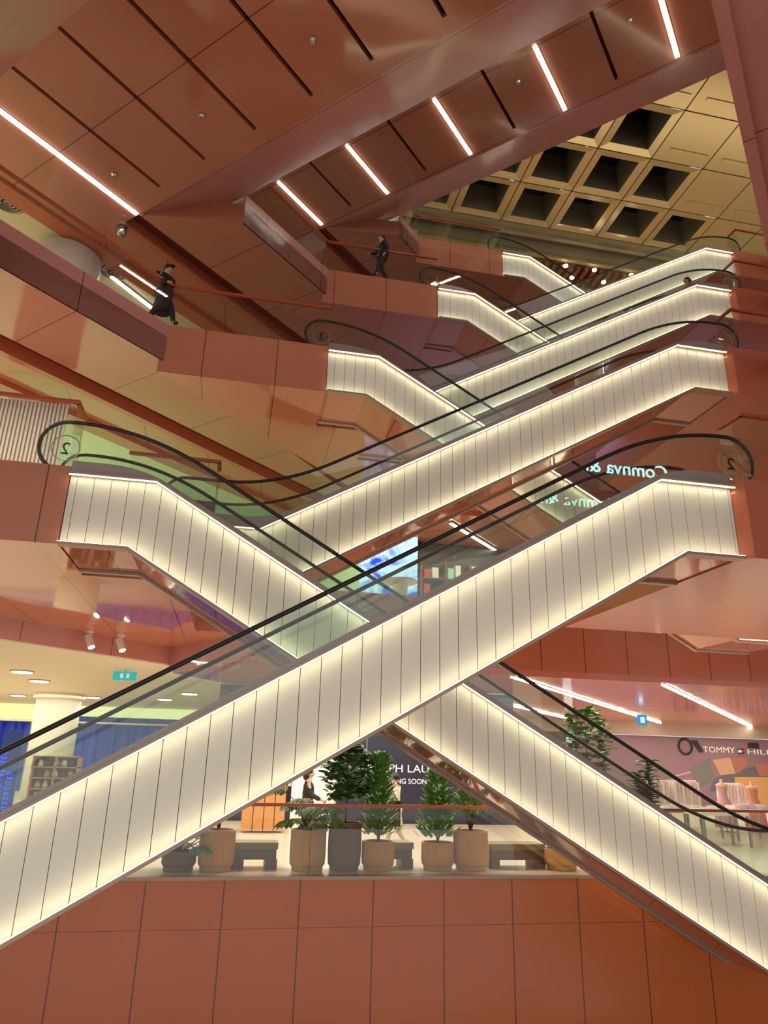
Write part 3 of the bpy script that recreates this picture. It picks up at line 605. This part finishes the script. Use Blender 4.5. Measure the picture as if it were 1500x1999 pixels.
# ------------------------------------------------------------------ ground floor shops
def box_thing(name, mb, m, label, cat, group=None):
    o = mb.build(name, m); o['label'] = label; o['category'] = cat
    if group: o['group'] = group
    return o
navy = mat('navy_hoarding', (38, 40, 58), .35); whitew = mat('white_lit_wall', (232, 228, 222), .5)
a, b = at_y(655, 1600, 22.3), at_y(1010, 1600, 22.3)
hb = thing('shop_hoarding', 'dark navy hoarding with white serif lettering behind the planters', 'hoarding', ((a.x+b.x)/2, 22.3, FL[0]))
MB().box(a.x, 22.3, FL[0], b.x, 22.45, 2.1).build('panel', navy, hb)
MB().box(at_y(716, 1500, 22.29).x-.02, 22.285, FL[0], at_y(716, 1500, 22.29).x+.0, 22.3, 2.1).build('joint', M['deck'], hb)
def sign_px(s, u0, u1, vb_, vt_, Y, m, parent, nm='lettering', bold=0, off=0.):
    a, b, t_ = at_y(u0, vb_, Y), at_y(u1, vb_, Y), at_y(u0, vt_, Y); o = text_mesh(s, 1., nm, m, parent, (0, 0, 0), align='LEFT'); xs = [v.co.x for v in o.data.vertices]; zs = [v.co.z for v in o.data.vertices]; ym = min(v.co.y for v in o.data.vertices); org = ORG.get(parent.name, Vector((0, 0, 0))) if parent else Vector((0, 0, 0))
    sx = (b.x-a.x)/(max(xs)-min(xs)); sz = (t_.z-a.z)/(max(zs)-min(zs)); x0, z0 = min(xs), min(zs)
    for v in o.data.vertices: v.co = Vector(((v.co.x-x0)*sx+a.x, (v.co.y-ym)*.5+Y, (v.co.z-z0)*sz+(a.z+b.z)/2)) - org
    return o
lw = mat('white_lettering', (236, 234, 230), .5, emit=(236, 234, 230), es=.25)
sign_px('RALPH LAUREN', 718, 881, 1508, 1493, 22.27, lw, hb); sign_px('COMING SOON', 741, 833, 1530, 1520, 22.27, lw, hb)
lt = sign_px('LAUREN', 716, 719, 1548, 1530, 22.27, M['deck'], hb) if False else None
a, b = at_y(566, 1600, 22.4), at_y(655, 1600, 22.4); struct('wall_back', MB().box(a.x, 22.4, FL[0], b.x, 22.5, 2.1), whitew)
a, b = at_y(440, 1600, 22.9), at_y(566, 1600, 22.9); struct('wall_back', MB().box(a.x-.5, 22.9, FL[0], b.x, 23, 2.1), navy)
# orange counter
oc = mat('orange_board', (222, 156, 92), .5, var=.06); a, b = at_y(472, 1600, 19.3), at_y(556, 1600, 19.3)
ct = thing('display_counter', 'orange boarded counter behind the first bench', 'counter', ((a.x+b.x)/2, 19.8, FL[0])); n_ = 4
for k in range(n_): MB().box(a.x+(b.x-a.x)*k/n_+.01, 19.3, FL[0]+.04, a.x+(b.x-a.x)*(k+1)/n_-.01, 20.2, -.75).build('front_board', oc, ct)
MB().box(a.x-.03, 19.27, -.75, b.x+.03, 20.25, -.66).build('top', BT, ct)
pr = mat('white_goods', (214, 214, 208), .5)
for k in range(8): MB_ = MB().box(a.x+.25+k*.12, 19.5, -.66, a.x+.33+k*.12, 19.7, -.40+.05*(k % 3)); box_thing('product_box', MB_, pr, 'small white box in the row on the orange counter', 'box', 'boxes on the orange counter')
# left shop: blue curtains, shelf unit, blue neon lettering
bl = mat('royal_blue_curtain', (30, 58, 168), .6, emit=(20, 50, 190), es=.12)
def curtain(u0, u1, Y, lab):
    a, b = at_y(u0, 1400, Y), at_y(u1, 1405, Y); z1 = (a.z+b.z)/2; n = int((b.x-a.x)/.12); mb = MB(); i = 0
    tp = []
    for k in range(n+1):
        x = a.x+(b.x-a.x)*k/n; y = Y+.12*math.sin(k*1.05)+.05*math.sin(k*2.7); tp.append((x, y))
    for k in range(n): mb.quad((*tp[k], FL[0]), (*tp[k+1], FL[0]), (*tp[k+1], z1), (*tp[k], z1))
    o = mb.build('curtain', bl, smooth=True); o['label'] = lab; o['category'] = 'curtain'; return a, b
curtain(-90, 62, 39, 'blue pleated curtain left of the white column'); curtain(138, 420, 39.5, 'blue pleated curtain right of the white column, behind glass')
a, b = at_y(-90, 1400, 39.6), at_y(520, 1400, 39.6); struct('wall_back', MB().box(a.x, 40.2, FL[0], b.x, 40.4, 2.3), M['white'])
wl = thing('cove_light', 'pale yellow glowing band above the blue curtains', 'light', ((a.x+b.x)/2, 39.3, 1.7)); MB().box(a.x, 40.0, 1.45, b.x, 40.1, 2.28).build('glowing_panel', light_mat('cove_glow', (250, 244, 170), 1.1), wl); MB().box(a.x, 38.6, 1.40, b.x, 39.9, 1.47).build('ledge', M['white'], wl)
sh_ = mat('shelf_oak', (196, 142, 92), .5, var=.1); a, b = at_y(50, 1560, 24), at_y(143, 1560, 24); t0 = at_y(95, 1476, 24).z
su = thing('display_shelf', 'oak display shelf with goods in front of the white column', 'shelf', ((a.x+b.x)/2, 24.2, FL[0]))
MB().box(a.x, 24.5, FL[0], b.x, 24.54, t0).build('back_panel', sh_, su)
for x in (a.x, (a.x+b.x)/2-.02, b.x-.04): MB().box(x, 24, FL[0], x+.04, 24.5, t0).build('side_panel', sh_, su)
for k in range(6): z = FL[0]+.1+k*(t0-FL[0]-.12)/5; MB().box(a.x, 24, z, b.x, 24.5, z+.03).build('shelf_board', sh_, su)
gc = [mat('goods_dark', (70, 52, 40), .6), mat('goods_tan', (190, 160, 120), .6), mat('goods_white', (220, 216, 210), .6)]
for k in range(5):
    for q in range(5):
        z = FL[0]+.13+k*(t0-FL[0]-.12)/5; x = a.x+.1+q*(b.x-a.x-.2)/5; o = MB().lathe((x+.1, 24.2, z), [(.07, 0), (.09, .06+.02*q), (.05, .16+.02*((k+q) % 3)), (.03, .2+.02*((k*q) % 3))], 12).build('vase', gc[(k*2+q) % 3], smooth=True)
        o['label'] = 'small vase standing on the oak display shelf'; o['category'] = 'vase'; o['group'] = 'goods on the oak shelf'
nb = light_mat('blue_neon', (40, 80, 255), 2.2)
p = at_y(8, 1590, 16.5); bs = thing('illuminated_sign', 'blue glowing vertical lettering at the left edge', 'sign', (p.x, 16.5, p.z)); mk_ = MB(); rnd = random.Random(11)
for c_ in (0, 1):
    zz = p.z-.2
    while zz < p.z+(1.15 if c_ == 0 else .8):
        h_ = .045+.03*rnd.random(); x_ = p.x-.26+c_*.17; mk_.box(x_, 16.54, zz, x_+.11, 16.55, zz+.012); mk_.box(x_, 16.54, zz, x_+.015, 16.55, zz+h_); mk_.box(x_+.05*rnd.random(), 16.54, zz+h_*.5, x_+.1, 16.55, zz+h_*.5+.012); zz += h_+.03
mk_.build('glowing_marks', nb, bs)
MB().box(p.x-.3, 16.55, p.z-.3, p.x+.1, 16.6, p.z+1.6).build('back_panel', mat('blue_glass_panel', (36, 60, 140), .2), bs)
MB().box(p.x-.15, 16.53, FL[0], p.x-.1, 16.6, p.z-.3).build('post', M['deck'], bs)
# teal exit sign and blue hanging sign
p = at_z(245, 1308, 2.28); es = thing('exit_sign', 'small teal sign hanging under the pale shop ceiling', 'sign', p); MB().box(p.x-.32, p.y, p.z-.28, p.x+.32, p.y+.05, p.z-.04).build('panel', light_mat('teal_sign', (60, 190, 180), .9), es); MB().box(p.x-.12, p.y-.01, p.z-.22, p.x-.04, p.y, p.z-.1).box(p.x+.05, p.y-.01, p.z-.22, p.x+.13, p.y, p.z-.1).build('symbol', lw, es); MB().tube([(p.x, p.y+.03, p.z+.02), (p.x, p.y+.03, p.z-.05)], .015).build('hanger', M['deck'], es)
p = at_y(1254, 1395, 26.); es = thing('hanging_sign', 'small blue square sign hanging below the long light line', 'sign', (p.x, p.y, p.z)); MB().box(p.x-.19, p.y, p.z-.4, p.x+.19, p.y+.06, p.z).build('panel', light_mat('blue_sign', (60, 165, 220), .9), es); MB().box(p.x-.08, p.y-.01, p.z-.3, p.x+.08, p.y, p.z-.1).build('symbol', lw, es); MB().tube([(p.x, p.y+.03, 2.12), (p.x, p.y+.03, p.z)], .02).build('hanger', M['deck'], es)
# mural wall at right
YM = 34.; mv = mat('mauve_mural', (150, 122, 132), .6, var=.12, bscale=.3); a, b = at_y(1130, 1500, YM), at_y(1560, 1500, YM)
mu = thing('shop_hoarding', 'wide mauve hoarding at right with painted shapes and white capital lettering', 'hoarding', ((a.x+b.x)/2, YM, FL[0])); z1 = at_y(1350, 1439, YM).z
MB().box(a.x, YM, FL[0], b.x, YM+.2, z1).build('panel', mv, mu)
def shape(pts, m, nm='painted_shape', dy=.02):
    q = [at_y(u, v, YM) for u, v in pts]; mb = MB(); n = len(q); mb.v = [(p.x, YM-dy, p.z) for p in q]+[(p.x, YM, p.z) for p in q]; mb.f = [tuple(range(n))]+[(i, (i+1) % n, n+(i+1) % n, n+i) for i in range(n)]; return mb.build(nm, m, mu)
cz = lambda u, v: (1180+u/4.6875, 1400+v/4.6875)
gg = mat('mural_grey_green', (120, 126, 116), .6); pc = mat('mural_peach', (204, 166, 134), .6); rs = mat('mural_rose', (178, 120, 104), .6); bk = mat('mural_black', (48, 44, 50), .6); bd = mat('mural_blue_grey', (104, 110, 116), .6); lp = mat('mural_pale_pink', (214, 178, 176), .6)
shape([cz(*q) for q in ((790, 470), (960, 385), (1010, 560), (900, 640), (830, 570))], gg); shape([cz(*q) for q in ((990, 390), (1150, 370), (1210, 515), (1060, 530))], pc, dy=.03); shape([cz(*q) for q in ((1150, 370), (1290, 370), (1315, 430), (1230, 510), (1205, 515))], rs, dy=.03)
shape([cz(*q) for q in ((1010, 560), (1400, 440), (1600, 400), (1600, 560), (1190, 560), (1190, 680), (960, 680))], bd, dy=.01); shape([cz(*q) for q in ((1190, 548), (1620, 548), (1620, 900), (1230, 900))], mat('mural_yellow_ochre', (214, 168, 104), .6), dy=.035)
shape([cz(*q) for q in ((640, 535), (790, 495), (790, 508), (640, 548))], lp); shape([cz(*q) for q in ((1370, 430), (1520, 410), (1520, 540), (1420, 535))], rs, dy=.03); shape([cz(*q) for q in ((790, 212), (850, 212), (910, 320), (870, 325))], bk); shape([cz(*q) for q in ((1315, 235), (1410, 235), (1420, 290), (1315, 280))], bk)
c_ = at_y(*cz(745, 270), YM-.04); rd = .07*4; ww = (at_y(*cz(815, 270), YM).x-at_y(*cz(675, 270), YM).x)/2; MB().tube([(c_.x+ww*.85*math.cos(2*math.pi*i/32), YM-.04, c_.z+ww*.85*math.sin(2*math.pi*i/32)) for i in range(33)], ww*.13, 6).build('painted_wheel', bk, mu)
sign_px('TOMMY', *[cz(910, 0)[0], cz(1200, 0)[0]], cz(0, 325)[1], cz(0, 272)[1], YM-.06, lw, mu); sign_px('HILFIGER', cz(1318, 0)[0], cz(1780, 0)[0], cz(0, 345)[1], cz(0, 300)[1], YM-.06, lw, mu)
x0, x1, x2 = (at_y(cz(q, 0)[0], cz(0, 310)[1], YM-.06).x for q in (1228, 1256, 1284)); zb, zt_ = at_y(1445, cz(0, 335)[1], YM).z, at_y(1445, cz(0, 290)[1], YM).z; zm = (zb+zt_)/2
MB().box(x0, YM-.07, zb+.25*(zt_-zb), x1, YM-.05, zt_-.25*(zt_-zb)).build('flag_white_field', lw, mu); MB().box(x1, YM-.07, zb+.25*(zt_-zb), x2, YM-.05, zt_-.25*(zt_-zb)).build('flag_red_field', mat('flag_red', (190, 30, 50), .5), mu)
MB().box(x0, YM-.07, zt_-.25*(zt_-zb), x2, YM-.05, zt_).box(x0, YM-.07, zb, x2, YM-.05, zb+.25*(zt_-zb)).build('flag_navy_bars', navy, mu)
struct('wall_back', MB().box(a.x-8, YM-.45, z1+.02, b.x+4, YM-.12, 2.2), mat('taupe_header', (178, 160, 138), .5)); struct('wall_back', MB().box(at_y(1010, 1500, YM).x, YM+1.2, FL[0], a.x, YM+1.4, 2.2), mat('olive_shop_wall', (150, 146, 122), .5, var=.2, bscale=1))
# white display blocks, mannequins, tables
def display(u0, u1, v0, v1, Y, lab, m):
    a, b, t_, bo = at_y(u0, v1, Y), at_y(u1, v1, Y), at_y(u0, v0, Y), at_y(u0, v1, Y); r = thing('garment_rack', lab, 'clothes rack', ((a.x+b.x)/2, Y+.3, FL[0]), 'white garment racks before the mural')
    MB().tube([(a.x, Y+.3, FL[0]), (a.x, Y+.3, t_.z), (b.x, Y+.3, t_.z), (b.x, Y+.3, FL[0])], .03, 6).build('frame', M['column'], r)
    n = int((b.x-a.x)/.13)
    for k in range(n): x = a.x+.06+k*.13; MB().strip([(x, t_.z-.03), (x+.09, t_.z-.03)], [(x-.02, FL[0]+.5), (x+.11, FL[0]+.5)], Y+.05, Y+.55).build('garment', m[k % len(m)], r)
wm = [mat('white_cloth', (228, 220, 214), .7), mat('ivory_cloth', (214, 200, 190), .7), mat('pale_pink_cloth', (222, 196, 192), .7)]
display(1275, 1318, 1524, 1600, 21.5, 'left white clothes rack before the mural', wm); display(1322, 1378, 1524, 1600, 21.5, 'middle white clothes rack before the mural', wm[:2]); display(1424, 1466, 1530, 1600, 22.5, 'right white clothes rack between the two dressed mannequins', wm)
def mannequin(u, v0, Y, lab, col, hcm):
    p = at_y(u, v0, Y); zt = p.z; r = thing('mannequin', lab, 'mannequin', (p.x, Y, FL[0]), 'dressed mannequins before the mural'); c = (p.x, Y, FL[0]); H = zt-FL[0]
    MB().lathe(c, [(.22, 0), (.22, .02), (.02, .03), (.02, .3)], 16).build('stand', M['steel'], r)
    MB().lathe(c, [(.32, .12), (.27, .45*H), (.17, .60*H), (.11, .70*H), (.15, .80*H), (.15, .84*H)], 28, 1, .08).build('dress', mat('dress_%d' % sum(col), col, .6), r, smooth=True)
    MB().lathe(c, [(.15, .84*H), (.18, .885*H), (.14, .91*H), (.05, .925*H), (.045, .99*H), (.02, H)], 20).build('bust', mat('mannequin_skin', (224, 190, 156), .5), r, smooth=True)
mannequin(1408, 1521, 20.5, 'mannequin in a long pale pink dress, left one of two', (206, 164, 166), 0); mannequin(1467, 1526, 20.5, 'mannequin in a coral dress, right one at the image edge', (208, 142, 124), 0)
for k, (u, Y, w_, col, lb) in enumerate(((1340, 17.2, 1.1, (170, 150, 110), 'low olive display table behind the descending escalator glass'), (1420, 16.4, 1.3, (206, 206, 190), 'pale display table nearest the right edge'), (1480, 18, 1.2, (150, 176, 206), 'display table with blue cloth at the right edge'))):
    p = at_y(u, 1620, Y); t = thing('display_table', lb, 'table', (p.x, Y, FL[0]), 'display tables before the mural'); MB().box(p.x-w_/2, Y, FL[0]+.7, p.x+w_/2, Y+.7, FL[0]+.76).build('table_top', mat('table_%d' % k, col, .4), t)
    for dx in (-w_/2, w_/2-.05):
        for dy in (0, .65): MB().box(p.x+dx, Y+dy, FL[0], p.x+dx+.05, Y+dy+.05, FL[0]+.7).build('leg', M['steel'], t)
    for q in range(5): o = MB().box(p.x-w_/2+.08+q*.22, Y+.1, FL[0]+.76, p.x-w_/2+.24+q*.22, Y+.5, FL[0]+.84+.03*(q % 3)).build('folded_garment', wm[q % 3]); o['label'] = 'folded pale garment lying on a display table before the mural'; o['category'] = 'clothing'; o['group'] = 'folded clothes on the display tables'

# ------------------------------------------------------------------ floor one shops seen between the escalators
YS = 24.; a, b = at_y(700, 1160, YS), at_y(815, 1160, YS); t_ = at_y(760, 1046, YS)
sc = thing('video_wall', 'large bright blue video screen seen between the crossing escalators', 'screen', ((a.x+b.x)/2, YS, FL[1]))
def screen_mat():
    m = light_mat('blue_video_picture', (90, 150, 235), 1.5); nt = m.node_tree; e = [n for n in nt.nodes if n.type == 'EMISSION'][0]; tc = nt.nodes.new('ShaderNodeTexCoord'); wv = nt.nodes.new('ShaderNodeTexNoise'); wv.inputs['Scale'].default_value = .9; wv.inputs['Distortion'].default_value = 1.5; wv.inputs['Detail'].default_value = 3; cr = nt.nodes.new('ShaderNodeValToRGB')
    cr.color_ramp.elements[0].color = lin((40, 80, 200)); cr.color_ramp.elements[1].color = lin((190, 226, 240)); cr.color_ramp.elements[0].position = .36; cr.color_ramp.elements[1].position = .52
    nt.links.new(tc.outputs['Object'], wv.inputs['Vector']); nt.links.new(wv.outputs['Fac'], cr.inputs[0]); nt.links.new(cr.outputs[0], e.inputs[0]); return m
SM = screen_mat()
MB().box(a.x, YS, FL[1], b.x, YS+.1, 8.0).build('screen_panel', SM, sc); MB().box(a.x-.05, YS+.1, FL[1], b.x+.05, YS+.2, 8.05).build('frame', M['dark'], sc)
sf = mat('dark_shop_front', (52, 46, 44), .4); a2, b2 = at_y(818, 1150, YS+.5), at_y(1180, 1150, YS+.5); struct('wall_back', MB().box(a2.x, YS+.5, FL[1], b2.x, YS+.7, 7.6), sf)
gd = [mat('shop_item_%d' % i, c, .5, emit=c, es=.15) for i, c in enumerate(((196, 150, 70), (150, 190, 190), (210, 200, 190), (120, 90, 60), (176, 60, 50)))]
rnd = random.Random(4); xa_, xb_ = at_y(822, 1150, YS).x, at_y(1010, 1150, YS).x
su = thing('shop_shelving', 'dark shelving full of goods in the shop right of the blue screen', 'shelf', ((xa_+xb_)/2, YS, FL[1])); LV = [FL[1]+.75, FL[1]+1.5, FL[1]+2.25]
for z in LV: MB().box(xa_, YS-.1, z-.04, xb_, YS+.45, z).build('shelf_board', BW, su)
for k in range(5): x = xa_+(xb_-xa_)*k/4; MB().box(x-.03, YS-.1, FL[1], x+.03, YS+.45, LV[-1]+.6).build('upright', BW, su)
for q, z in enumerate(LV):
    x = xa_+.12
    while x < xb_-.4:
        w_, h_ = .16+.22*rnd.random(), .2+.36*rnd.random(); kk = rnd.randrange(5)
        if all(abs(x+w_/2-(xa_+(xb_-xa_)*k/4)) > w_/2+.05 for k in range(5)):
            o = MB().box(x, YS, z, x+w_, YS+.3, z+h_).build('shop_display_item', gd[kk]); o['label'] = 'small coloured item on the shelving of the dark shop behind the lowest escalator'; o['category'] = 'goods'; o['group'] = 'goods in the dark shop'
        x += w_+.08
p = at_y(781, 1158, 19.5); pd = thing('pedestal_table', 'beige pedestal with a wide round top before the blue screen', 'table', (p.x, 19.5, FL[1])); tz = at_y(781, 1134, 19.5).z
MB().lathe((p.x, 19.5, FL[1]), [(.28, 0), (.22, .1), (.22, tz-FL[1]-.08)], 24).build('pedestal', M['column'], pd); MB().lathe((p.x, 19.5, tz-.08), [(.3, 0), (.5, .03), (.5, .08)], 28).build('round_top', M['column'], pd)
# green-lit interior and ribbed wall behind the left landing
rb = MB(); a, b = at_y(-30, 900, 16.0), at_y(110, 900, 16.0); x = a.x
while x < b.x: rb.box(x, 16.0, FL[1], x+.05, 16.06, 7.6); x += .085
struct('wall_left', rb, mat('ribbed_grey_wall', (206, 198, 192), .5)); struct('wall_left', MB().box(a.x, 16.06, FL[1], b.x, 16.15, 7.6), mat('ribbed_back', (170, 162, 156), .6))
struct('wall_left', MB().box(-26, 24.0, FL[1], 4, 24.2, 8.2), mat('mint_wall', (178, 226, 178), .6)); struct('wall_left', MB().box(-34, 27, FL[2], 2, 27.2, 13.3), M['white'])
# neon script sign that mirrors in the escalator glass
ns = thing('neon_sign', 'pale turquoise neon lettering hung under the right hand ceiling, mirrored in the escalator glass', 'sign', (9.3, 1.5, 7.6))
tm = text_mesh('Comnva &nd', .52, 'lettering', light_mat('turquoise_neon', (170, 245, 240), 14), ns, (9.3, 1.5, 7.15), rz=math.pi, ext=.012); MB().tube([(9.3, 1.5, 8.1), (9.3, 1.5, 7.6)], .02).build('hanger', M['deck'], ns)
MB().box(8.1, 1.52, 7.56, 10.5, 1.56, 7.6).build('support_bar', M['deck'], ns)

# ------------------------------------------------------------------ added fill lamps, no fittings modelled
def area(name, loc, sx, sy, power, col=(255, 236, 206), rot=(0, 0, 0)):
    l = bpy.data.lights.new(name, 'AREA'); l.shape = 'RECTANGLE'; l.size = sx; l.size_y = sy; l.energy = power; l.color = lin(col)[:3]; o = bpy.data.objects.new(name, l); C.objects.link(o); o.location = loc; o.rotation_euler = rot; return o
area('shop_fill', (5, 15.0, 2.0), 14, 1.6, 620, (255, 244, 226)); area('shop_fill', (2, 20, 2.05), 8, 3, 420, (255, 244, 226)); area('shop_fill', (18, 26, 2.0), 22, 10, 1500, (255, 240, 224))  # added fills brightening the ground floor and its planters
area('shop_fill', (-12, 30, 2.2), 14, 16, 1300); area('shop_fill', (-6, 14, 2.7), 8, 4, 160)
area('shop_fill', (-9, 20, 7.5), 12, 5, 700, (220, 255, 220)); area('shop_fill', (10, 21.5, 7.4), 14, 5, 500); area('shop_fill', (-14, 18, 12.9), 9, 12, 900); area('shop_fill', (-6, 12.8, 7.7), 5, 2, 320); area('shop_fill', (14, 26, 12.4), 16, 5, 500, (190, 190, 255))  # added fills for the upper shops and the ribbed wall
area('coffer_fill', (20, 26, 19.3), 24, 4, 700, (255, 234, 200), (math.pi, 0, 0)); area('shop_fill', (20, 35, 25.2), 24, 8, 700, (255, 190, 120))  # upward fill added to brighten the coffers, second fill under the slats
#END2
# ------------------------------------------------------------------ light and view
w = bpy.data.worlds.new('world'); bpy.context.scene.world = w; w.use_nodes = True
w.node_tree.nodes['Background'].inputs[0].default_value = (1.0, .965, .91, 1); w.node_tree.nodes['Background'].inputs[1].default_value = .94
vs = bpy.context.scene.view_settings; vs.view_transform = 'Standard'; vs.look = 'None'; vs.exposure = 0; vs.gamma = 1; vs.use_curve_mapping = False
